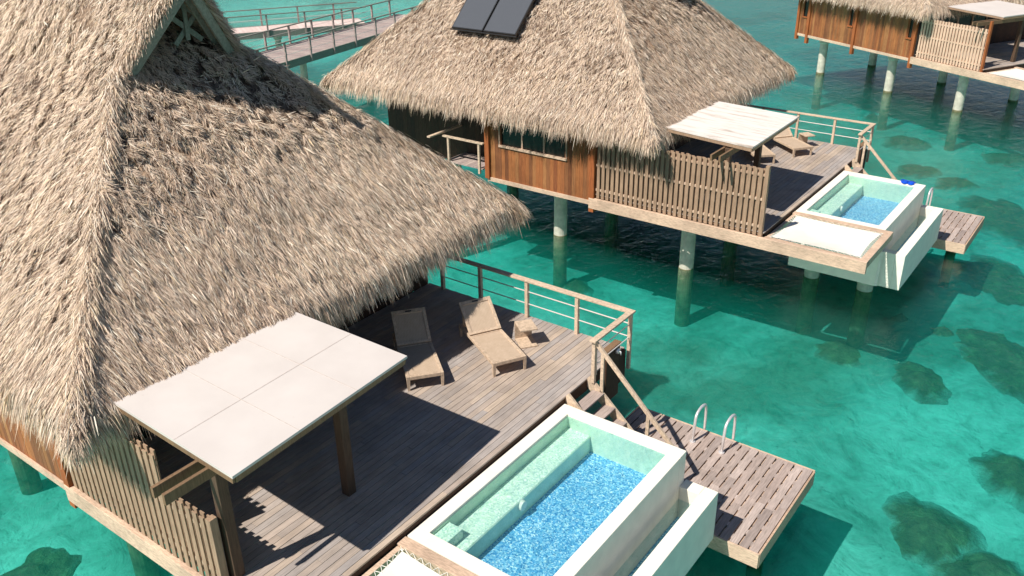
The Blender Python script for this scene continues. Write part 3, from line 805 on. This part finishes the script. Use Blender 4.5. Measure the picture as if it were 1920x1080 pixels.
def fence(P, label, x0=FX, x1=-.06, step=None, post_top=2.0, key='f', mat='fence_wood'):
    t = thing(P, 'privacy_fence', label, 'fence', ((x0 + x1) / 2, WY, 0), 'slatted privacy fences')
    r = random.Random(3)
    n = int((x1 - x0 - .2) / .172); w = (x1 - x0 - .2) / n
    def top(x): return (1.22 if (step is not None and x > step) else 1.9)
    def rails():
        mb = MB()
        for z in (.12, .95, 1.68):
            xe = step if (step is not None and z > 1.3) else x1 - .1
            mb.box(x0 + .05, xe, WY - .045, WY + .005, z, z + .075)
        return mb
    part(t, 'rail', rails, 'pale_wood' if mat == 'fence_wood' else mat, None)
    for i in range(n):
        x = x0 + .06 + (i + .5) * w; front = True
        zt = top(x) + r.uniform(-.02, .02)
        part(t, 'slat', MB().box(x - .052, x + .052, WY - .07, WY - .046, -.12, zt), mat)
        x2 = x + w / 2
        if x2 < x1 - .12:
            part(t, 'slat', MB().box(x2 - .052, x2 + .052, WY + .006, WY + .03, -.12, top(x2) + r.uniform(-.02, .02)), mat)
    part(t, 'end_post', MB().box(x1 - .11, x1, WY - .075, WY + .05, -.13, post_top), mat if mat != 'pink_fence_wood' else 'orange_post')

def canopy(P, label, q, mat, seams=False, fasc='post_wood', posts=((-1.43, -4.62), (-1.43, -7.0)), edge=.10):
    """q: four roof corners (near-left, far-left, far-right, near-right)"""
    t = thing(P, 'sun_canopy', label, 'canopy', (-2.3, -5.4, 0), 'flat canopies over the decks')
    ccw = [q[0], q[3], q[2], q[1]]
    sh = part(t, 'roof_panel', MB().poly(ccw, .045), mat)
    if seams:
        def lerp(a, b, s): return Vector(a) * (1 - s) + Vector(b) * s
        sm = MB()
        for s in (.335, .67):
            a = lerp(q[0], q[1], s); b = lerp(q[3], q[2], s); a.z += .001; b.z += .001; sm.beam(a, b, .014, .004)
        a = lerp(q[0], q[3], .56); b = lerp(q[1], q[2], .56); a.z += .0015; b.z += .0015; sm.beam(a, b, .014, .004)
        part(sh, 'seam', sm, 'seam')
    def drop(p, d): return Vector((p[0], p[1], p[2] - d))
    e = .046 + edge / 2
    cx = sum(p[0] for p in q) / 4; cy = sum(p[1] for p in q) / 4
    def ins(p, k=.03): return Vector((p[0] + (k if p[0] < cx else -k), p[1] + (k if p[1] < cy else -k), p[2] - e))
    f = MB()
    qi = [ins(p) for p in q]
    for a, b in ((0, 3), (1, 2)): f.beam(qi[a], qi[b], .04, edge)
    f.beam(qi[0] + Vector((0, .03, 0)), qi[1] - Vector((0, .03, 0)), .04, edge); f.beam(qi[3] + Vector((0, .03, 0)), qi[2] - Vector((0, .03, 0)), .04, edge)
    part(t, 'fascia', f, fasc)
    rz = q[2][2] - .046 - edge
    rf = MB()
    for i in range(5):
        s = .12 + i * .19; a = Vector(q[0]).lerp(Vector(q[1]), s); b = Vector(q[3]).lerp(Vector(q[2]), s)
        rf.beam(drop(a, .105), drop(b, .105) - Vector((.08, 0, 0)), .06, .10)
    part(t, 'rafter', rf, 'dark_wood')
    px = posts[0][0]
    zb = q[3][2] - .046 - .11 - .09
    part(t, 'main_beam', MB().box(px - .16, px - .10, -7.92, posts[0][1] + .3, zb - .09, zb + .085).box(px + .10, px + .16, -7.92, posts[0][1] + .3, zb - .09, zb + .085), 'post_wood')
    for (x, y) in posts:
        part(t, 'canopy_post', MB().box(x - .088, x + .088, y - .088, y + .088, .0, zb + .07), 'dark_post', bevel=.008)
    return t

def lounger(name, label, p_foot, ang, P, back=.75, full=True):
    """p_foot: centre of the foot end on the deck; ang: direction from foot to head; 2.0 m long"""
    loc = Vector((p_foot[0], p_foot[1], 0))
    t = bpy.data.objects.new(name, None); COL.objects.link(t); t.empty_display_size = .3
    t.matrix_world = P.m @ Matrix.Translation(loc) @ Matrix.Rotation(ang, 4, 'Z'); OFF[t.name] = Vector((0, 0, 0))
    tag(t, label, 'sun lounger', 'beige woven sun loungers on the decks')
    W = .39; H = .34; L1 = 1.32; k = 'lounger'
    part(t, 'side_frame', lambda: MB().box(.0, 1.95, -W, -W + .07, H - .075, H).box(.0, 1.95, W - .07, W, H - .075, H).box(0, .08, -W + .071, W - .071, H - .08, H).box(1.88, 1.95, -W + .071, W - .071, H - .08, H - .01).box(L1 - .05, L1, -W + .071, W - .071, H - .06, H + .001), 'lounger_frame', k, bevel=.006)
    part(t, 'seat_panel', lambda: MB().box(.08, L1 - .05, -W + .07, W - .07, H - .03, H - .012), 'weave', k)
    c, s = math.cos(back), math.sin(back); Lb = .82
    def bp_(x, z): return (L1 + x * c - z * s, H + x * s + z * c)
    def slab(x0, x1, y0, y1, z0, z1):
        vs = []
        for z in (z0, z1):
            for (x, y) in ((x0, y0), (x1, y0), (x1, y1), (x0, y1)):
                X, Z = bp_(x, z); vs.append((X, y, Z))
        return vs, [(0, 3, 2, 1), (4, 5, 6, 7), (0, 1, 5, 4), (1, 2, 6, 5), (2, 3, 7, 6), (3, 0, 4, 7)]
    def bf():
        mb = MB()
        for a in ((0, Lb, -W + .01, -W + .08, 0, .05), (0, Lb, W - .08, W - .01, 0, .05), (Lb - .09, Lb, -W + .081, W - .081, 0, .05), (0, .06, -W + .081, W - .081, 0, .05)): mb.add(*slab(*a))
        return mb
    br = part(t, 'backrest', bf, 'lounger_frame', k, bevel=.006)
    part(br, 'back_panel', lambda: MB().add(*slab(.06, Lb - .09, -W + .08, W - .08, .01, .03)), 'weave', k)
    part(br, 'head_slot', lambda: MB().add(*slab(Lb - .062, Lb - .03, -.07, .07, .0505, .053)), 'mask_black', k)
    for (x, sx) in ((.0, 1), (1.90, 1)):
        for y in (-W, W - .07):
            part(t, 'leg', MB().add([(x, y, H - .076), (x + .07, y, H - .076), (x + .07, y + .07, H - .076), (x, y + .07, H - .076), (x + .01, y + .012, 0), (x + .055, y + .012, 0), (x + .055, y + .058, 0), (x + .01, y + .058, 0)],
                                    [(0, 1, 2, 3), (7, 6, 5, 4), (0, 4, 5, 1), (1, 5, 6, 2), (2, 6, 7, 3), (3, 7, 4, 0)]), 'lounger_frame')
    X1, Z1 = bp_(.55, 0)
    part(t, 'back_strut', MB().beam((X1, -W + .05, Z1), (1.8, -W + .05, H - .05), .03, .04).beam((X1, W - .05, Z1), (1.8, W - .05, H - .05), .03, .04), 'lounger_frame')
    return t
def side_table(P, label, c, ang):
    t = bpy.data.objects.new('side_table', None); COL.objects.link(t); t.empty_display_size = .2
    t.matrix_world = P.m @ Matrix.Translation((c[0], c[1], 0)) @ Matrix.Rotation(ang, 4, 'Z'); OFF[t.name] = Vector((0, 0, 0))
    tag(t, label, 'side table', 'beige side tables on the decks')
    a = .24; b = .20; H = .46
    part(t, 'table_top', MB().box(-b, b, -a, a, H - .035, H), 'lounger_frame', bevel=.006)
    part(t, 'base_panel', MB().box(-b, b, -a, a, 0.0, .035), 'lounger_frame', bevel=.006)
    part(t, 'side_panel', MB().box(-b, b, a - .035, a, .036, H - .036), 'lounger_frame')
    return t
def shower_box(P, label):
    t = thing(P, 'shower_post', label, 'shower post', (-.1, 2.2, 0), 'shower posts by the deck corners')
    part(t, 'timber_box', MB().box(-.02, .10, 1.50, 2.06, -.95, .36).box(-.02, .10, 2.062, 2.34, -.7, .05), 'dark_wood', bevel=.006)
    part(t, 'top_cap', MB().box(-.04, .12, 1.48, 2.08, .361, .385), 'post_wood')
    part(t, 'tap', MB().tube([(.101, 1.92, .22), (.16, 1.92, .22)], [.07, .06], 16).tube([(.16, 1.92, .22), (.20, 1.92, .22), (.20, 1.92, .14)], .018, 8), 'metal', smooth=True)
    part(t, 'water_pipe', MB().tube([(.14, .99, .78), (.14, 1.0, .1)], .018, 8), 'steel_rod', smooth=True)

def pile(P, x, y, label, ztop=-.6, r=.24, cap=True):
    t = thing(P, 'concrete_pile', label, 'pile', (x, y, WATER_Z), 'round concrete piles carrying the bungalows and bridge')
    part(t, 'shaft', MB().tube([(x, y, WATER_Z + .10), (x, y, ztop - (.28 if cap else 0))], r, 20), 'concrete', smooth=False)
    part(t, 'submerged_shaft', MB().tube([(x, y, BED_Z - .2), (x, y, WATER_Z - .3), (x, y, WATER_Z + .099)], r * 1.05, 20), 'algae_murk')
    if cap: part(t, 'pile_cap', MB().tube([(x, y, ztop - .281), (x, y, ztop - .2), (x, y, ztop)], [r * 1.0, r * 1.35, r * 1.35], 20), 'concrete')
    return t

# ================================================================== build the three bungalows
V1 = Place(0, 0, 0, 0, 'a'); V2 = Place(-.04, 17.91, -.08, math.radians(-.09), 'b')
_a = math.radians(-28); _l = Vector((-.06, -7.2, 0)); _w = Vector((.89, 36.39, 0))
_o = _w - Matrix.Rotation(_a, 3, 'Z') @ _l
V3 = Place(_o.x, _o.y, 0, _a, 'c')

bungalow(V1, 'h1', 'nearest thatched bungalow, its huge shaggy roof with open gablet filling the left', -9.9, recess=(-9.9, -6.1), roof_key='r1', dens=1850, posts=((FX - .07, -.62),))
bungalow(V2, 'h2', 'middle thatched bungalow with solar collectors on its roof and a long window', -10.15, recess=(-10.15, -6.1),
         windows=((-9.62, -6.92, .97, 1.75),), roof_key='r2', dens=900, posts=((FX - .07, -.62), (-10.15, -.3)))
bungalow(V3, 'h3', 'farthest thatched bungalow on tall piles, partly cut off at the top right corner', -13.3, recess=None,
         windows=((-12.85, -12.5, .75, 1.9), (-9.15, -8.85, .75, 1.9), (-4.95, -4.65, .75, 1.9)), roof_key='r2', dens=900, posts=((-13.2, -.62), (-12.3, -.75), (-8.6, -.75), (-4.42, -.75)), front_x=-4.22)

deck(V1, 'nearest grey timber sun deck with two loungers and a side table on it')
deck(V2, 'middle timber sun deck beyond the fence with loungers under and beside a whitewashed canopy')
deck(V3, 'farthest timber deck at the right edge of the photo', x0=-4.22)
for P_, l1, l2 in ((V1, 'cream canvas lounging net at the bottom edge beside the nearest pool', 'large nearest plunge pool with blue mosaic floor and a pale green bench'),
                   (V2, 'white canvas lounging net in a timber frame beside the middle pool', 'middle plunge pool with a blue snorkel mask on its white rim'),):
    net(P_, l1); pool(P_, l2)
net(V3, 'white lounging net corner at the far right edge beside the farthest deck')
rail_set(V1, 'nearest timber deck railing with two pale metal rods beside the loungers')
rail_set(V2, 'middle deck railing running out from behind the whitewashed canopy')
stairs(V1, 'nearest timber stairs from the deck corner down to the slatted dock'); stairs(V2, 'distant timber stairs behind the middle pool, mostly hidden by its rim')
dock(V1, 'nearest slatted grey swim dock beside the large pool'); dock(V2, 'farther slatted swim dock sticking out beyond the middle pool trough')
ladder(V1, 'pair of curved steel boarding rails on the nearest dock'); ladder(V2, 'steel boarding rails just showing above the middle pool trough')
shower_box(V1, 'dark timber shower box with a chrome tap at the nearest deck corner'); shower_box(V2, 'dark timber shower box at the far corner of the middle deck')
fence(V1, 'weathered slatted fence at bottom left with a stepped lower section', x1=-1.42, step=-2.68, post_top=1.25)
fence(V2, 'full height brown slatted fence in front of the middle deck')
fence(V3, 'pinkish slatted fence beside the farthest bungalow', x0=-4.2, mat='pink_fence_wood', post_top=2.3)
canopy(V1, 'large plain off-white canopy panel over the nearest deck', [(-3.68, -7.22, 2.5), (-3.76, -3.63, 2.5), (-.88, -3.5, 2.4), (-.66, -7.24, 2.4)], 'canopy_sheet', seams=True)
canopy(V2, 'stained whitewashed canopy over the middle deck', [(-4.0, -6.85, 2.52), (-3.76, -3.2, 2.52), (-.75, -3.25, 2.42), (-.68, -7.1, 2.42)], 'stained_canopy', fasc='fence_wood')
canopy(V3, 'cream canopy with a timber edge over the farthest deck', [(-3.9, -6.3, 2.52), (-3.9, -2.6, 2.52), (-.3, -2.6, 2.42), (-.24, -6.25, 2.42)], 'canopy_sheet', fasc='fence_wood', posts=((-.5, -4.47), (-.62, -6.9)))

lounger('sun_lounger', 'lit beige lounger with a raised back next to the little side table', (-1.45, .12), math.radians(151), V1, back=.68)
lounger('sun_lounger', 'beige lounger whose raised back lies in the roof shadow on the nearest deck', (-2.52, -1.36), math.radians(142), V1, back=.66)
side_table(V1, 'open-sided beige table between the lit lounger and the railing', (-1.93, 1.38), math.radians(53))
lounger('sun_lounger', 'distant lounger standing by the middle railing with its foot in the sun', (-1.6, .3), math.radians(143), V2)
lounger('sun_lounger', 'distant lounger mostly hidden under the whitewashed canopy', (-2.4, -1.3), math.radians(133), V2)
side_table(V2, 'beige side table behind the distant loungers at the middle railing', (-1.95, 1.6), math.radians(53))

# solar collectors on the middle roof
def collectors(P):
    nvec = Vector((0, -SL, 1)).normalized(); up = Vector((0, 1, SL)).normalized()
    for i, lab in enumerate(('left one of two dark solar collectors on the middle roof', 'right one of two dark solar collectors on the middle roof')):
        x = -12.5 + i * 1.42; W = 1.37; L = 2.6
        s0 = 2.0; o = Vector((x, EY0 + s0, zs(s0))) + nvec * .30
        t = thing(P, 'solar_collector', lab, 'solar collector', o, 'solar collectors on the middle roof')
        def slab(a0, a1, b0, b1, c0, c1):
            vs = [o + Vector((1, 0, 0)) * a + up * b + nvec * c for c in (c0, c1) for (a, b) in ((a0, b0), (a1, b0), (a1, b1), (a0, b1))]
            return vs, [(0, 3, 2, 1), (4, 5, 6, 7), (0, 1, 5, 4), (1, 2, 6, 5), (2, 3, 7, 6), (3, 0, 4, 7)]
        part(t, 'casing', MB().add(*slab(0, W, 0, L, -.08, 0)), 'collector_frame')
        part(t, 'glass', MB().add(*slab(.035, W - .035, .035, L - .035, .001, .006)), 'collector_glass')
        part(t, 'header_pipe', MB().tube([o + Vector((-.02, 0, 0)) + up * -.04 + nvec * -.05, o + Vector((W + .04, 0, 0)) + up * -.04 + nvec * -.05], .025, 8), 'collector_frame')
        part(t, 'mount_leg', MB().tube([o + Vector((.1, 0, 0)) + up * .1 - nvec * .08, o + Vector((.1, 0, 0)) + up * .1 - nvec * .25], .02, 6).tube([o + Vector((W - .1, 0, 0)) + up * .1 - nvec * .08, o + Vector((W - .1, 0, 0)) + up * .1 - nvec * .25], .02, 6), 'collector_frame')
collectors(V2)

# snorkel mask on the middle pool rim
def mask(P):
    t = thing(P, 'snorkel_mask', 'bright blue snorkel mask lying on the white pool rim', 'snorkel mask', (2.3, -.14, ZP), None)
    mb = MB()
    for dx in (-.1, .1):
        mb.tube([(2.2 + dx, -.20, ZP + .02), (2.2 + dx, -.20, ZP + .09)], [.11, .085], 14)
    part(t, 'lens_frame', mb, 'mask_blue', smooth=False)
    ring = [(2.2 + .17 * math.cos(a), -.08 + .10 * math.sin(a), ZP + .03 + .02 * math.sin(a * 2)) for a in [i * math.pi / 8 for i in range(15)]]
    part(t, 'strap', MB().tube(ring, .016, 6), 'mask_black', smooth=True)
    part(t, 'snorkel_tube', MB().tube([(2.0, -.2, ZP + .03), (1.95, -.12, ZP + .05), (1.98, -.05, ZP + .06), (2.3, -.06, ZP + .05), (2.42, -.1, ZP + .05)], .018, 8), 'mask_blue', smooth=True)
mask(V2)

# piles
def piles(P, lab, xs, ys=(-6.5, -2.4), pool_too=True):
    rows = ['front', 'middle', 'back']
    for j, y in enumerate(ys):
        for i, x in enumerate(xs):
            pile(P, x, y, '%s, %s row, number %d counted from the sea end' % (lab, rows[j], i + 1), ztop=-.5)
    if pool_too:
        for (x, y, nm) in ((.6, -4.0, 'inner'), (2.3, -4.0, 'outer')):
            pile(P, x, y, '%s under the near end of the pool, %s one' % (lab, nm), ztop=ZB, r=.24)
        for (x, y, nm) in ((.6, 2.3, 'inner'), (3.6, 2.3, 'outer')):
            pile(P, x, y, '%s under the slatted dock, %s one' % (lab, nm), ztop=-2.28, r=.16, cap=False)
piles(V1, 'grey concrete pile of the nearest bungalow', (-2.2, -7.5, -12.6), ys=(-5.6, -2.0))
piles(V2, 'concrete pile of the middle bungalow', (-3.05, -8.1, -13.0), ys=(-5.7, -2.0))
piles(V3, 'tall concrete pile of the farthest bungalow', (-1.67, -6.37, -11.74), ys=(-6.3, -2.0), pool_too=False)

# ------------------------------------------------------------------ pixel helper used only at build time to read positions off the plan
def ground(px, py, z):
    d = FW * 1644.37 + RT * (px - 960) - UP * (py - 540)
    return CAMLOC + d * ((z - CAMLOC.z) / d.z)

# coral heads on the seabed (true plan positions)
CORAL = [(-1.86, 6.0, 1)]
cor = [(1575, 650, 60, 28), (1728, 700, 62, 38), (1880, 660, 100, 70), (1905, 880, 60, 50), (1745, 985, 100, 68), (1080, 527, 30, 16), (1700, 258, 48, 12), (1610, 182, 26, 8),
       (1725, 312, 48, 13), (1795, 335, 50, 12), (1895, 400, 80, 45), (1880, 520, 90, 50), (1500, 262, 40, 8), (1890, 290, 50, 14), (60, 1065, 90, 60), (1640, 215, 20, 6), (1380, 35, 60, 8), (1450, 25, 40, 9), (1840, 1060, 110, 40), (1770, 615, 30, 10), (1690, 590, 26, 8)]
def coral_mesh(seed, a, b):
    r = random.Random(seed); n = 30; k = 9
    vs = [(0, 0, .38)]; fs = []
    from mathutils import noise as mn
    for j in range(1, k + 1):
        t = j / k
        for i in range(n):
            an = 2 * math.pi * i / n
            ed = 1 + .24 * mn.noise(Vector((math.cos(an) * 1.4, math.sin(an) * 1.4, seed * 3.1))) + .16 * mn.noise(Vector((math.cos(an) * 4, math.sin(an) * 4, seed)))
            x, y = math.cos(an) * a * t * ed, math.sin(an) * b * t * ed
            z = .50 * (1 - t ** 1.2) - .16 + .22 * mn.noise(Vector((x * 1.6, y * 1.6, seed))) * (1 - t)
            vs.append((x, y, z))
    for i in range(n): fs.append((0, 1 + i, 1 + (i + 1) % n))
    for j in range(k - 1):
        for i in range(n):
            p = 1 + j * n + i; q = 1 + j * n + (i + 1) % n; fs.append((p, p + n, q + n, q))
    m = MB().add(vs, fs); m.edge = [0.0] + [j / k for j in range(1, k + 1) for i in range(n)]; return m
where = ['rounded one left of a darker one, mid right', 'dark one in the open water at mid right', 'very large one at the right edge', 'one cut by the right edge below the middle', 'large mottled one near the bottom right corner',
         'small round one beyond the nearest railing', 'flat one beyond the middle railing', 'small faint one beside a far pile', 'one behind the middle pool', 'one just right of the snorkel mask',
         'wide dark one beyond the far dock', 'wide dark one right of the far dock', 'thin one under the farthest bungalow', 'thin one at the right edge below the farthest bungalow', 'brownish one at the bottom left corner', 'tiny faint one below the far piles',
         'one at the top edge right of the middle roof', 'small one at the top edge by the farthest bungalow', 'one cut by the bottom edge at far right', 'small one between two larger ones at right', 'tiny one above the mid right ones']
for i, (x, y, rx, ry) in enumerate(cor):
    c = ground(x, y, BED_Z + .3); e1 = ground(x + rx, y, BED_Z + .3); e2 = ground(x, y - ry, BED_Z + .3)
    a = (e1 - c).length; b = (e2 - c).length
    cm = coral_mesh(i + 1, a * 1.25, b * 1.32); me = mesh_from(cm, 'coral_head', 'coral', smooth=True)
    at = me.attributes.new('edge', 'FLOAT', 'POINT'); at.data.foreach_set('value', cm.edge)
    o = bpy.data.objects.new('coral_head', me); COL.objects.link(o); o.location = (c.x, c.y, BED_Z)
    o.rotation_euler.z = math.atan2(e1.y - c.y, e1.x - c.x)
    tag(o, 'submerged coral head, ' + where[i], 'coral head', 'dark coral heads on the sandy seabed')

# ------------------------------------------------------------------ bridge walkway in the background
def bridge(name, label, p0, p1, w, posts_every, railL=True, railR=True, z=0.0, board='bridge_wood', rails=(.38, .7), thick=.32):
    p0, p1 = Vector(p0), Vector(p1); d = (p1 - p0); L = d.length; ang = math.atan2(d.y, d.x)
    t = bpy.data.objects.new(name, None); COL.objects.link(t); t.matrix_world = Matrix.Translation((p0.x, p0.y, z)) @ Matrix.Rotation(ang, 4, 'Z'); OFF[t.name] = Vector((0, 0, 0))
    tag(t, label, 'footbridge', 'timber footbridges behind the bungalows')
    mb = MB(); x = 0; r = random.Random(2)
    while x < L: mb.box(x, min(L, x + .15) - .008, 0, w, -.05, r.uniform(-.003, .003)); x += .15
    part(t, 'walk_board', mb, board)
    part(t, 'side_beam', MB().box(0, L, -.08, -.001, -thick - .05, .03).box(0, L, w + .001, w + .08, -thick - .05, .03), 'grey_wood')
    for yy, on in ((-.10, railR), (w + .10, railL)):
        if not on: continue
        part(t, 'handrail', MB().box(0, L, yy - .07, yy + .07, 1.02, 1.07), 'grey_wood')
        part(t, 'rail_rod', MB().tube([(0, yy, rails[0]), (L, yy, rails[0])], .012, 6).tube([(0, yy, rails[1]), (L, yy, rails[1])], .012, 6), 'steel_rod')
        x = .3
        while x < L:
            part(t, 'rail_post', MB().box(x - .05, x + .05, yy - .05, yy + .05, -.3, 1.018), 'bridge_wood'); x += posts_every
    return t
bridge('footbridge', 'long timber footbridge crossing behind the two nearer roofs', (-29.0, 12.0), (-32.7, 34.0), 3.0, 2.1)
bridge('footbridge', 'pale sunlit footbridge spur beyond the long bridge', (-44.5, 13.5), (-35.0, 29.6), 2.2, 2.4, board='pale_bridge')
for i, (x, y) in enumerate(((-30.5, 15), (-31.6, 21), (-32.6, 27), (-33.4, 32), (-41.2, 20.5), (-38.5, 25.0), (-43.5, 16.5))):
    pile(Place(), x, y, 'concrete pile under the footbridges, %s from the left' % ['second', 'third', 'fifth', 'sixth', 'fourth', 'seventh', 'first'][i], ztop=-.4, r=.2)
# entry walkway of the middle bungalow
def entry(P):
    t = thing(P, 'entry_walkway', 'short entry walkway with a pale handrail left of the cedar wall', 'walkway', (-11.5, -6, 0), None)
    mb = MB()
    for i in range(12): mb.box(-12.1 + i * .145, -12.1 + i * .145 + .137, -7.3, -6.15, -.04, 0)
    part(t, 'walk_board', mb, 'bridge_wood')
    part(t, 'handrail', MB().box(-12.3, -12.16, -8.0, -6.2, 1.0, 1.05).box(-12.15, -10.3, -7.37, -7.25, .9, .95), 'rail_wood')
    for x in (-11.9, -10.5): part(t, 'rail_post', MB().box(x - .04, x + .04, -7.35, -7.27, -.2, .899), 'rail_wood')
entry(V2)
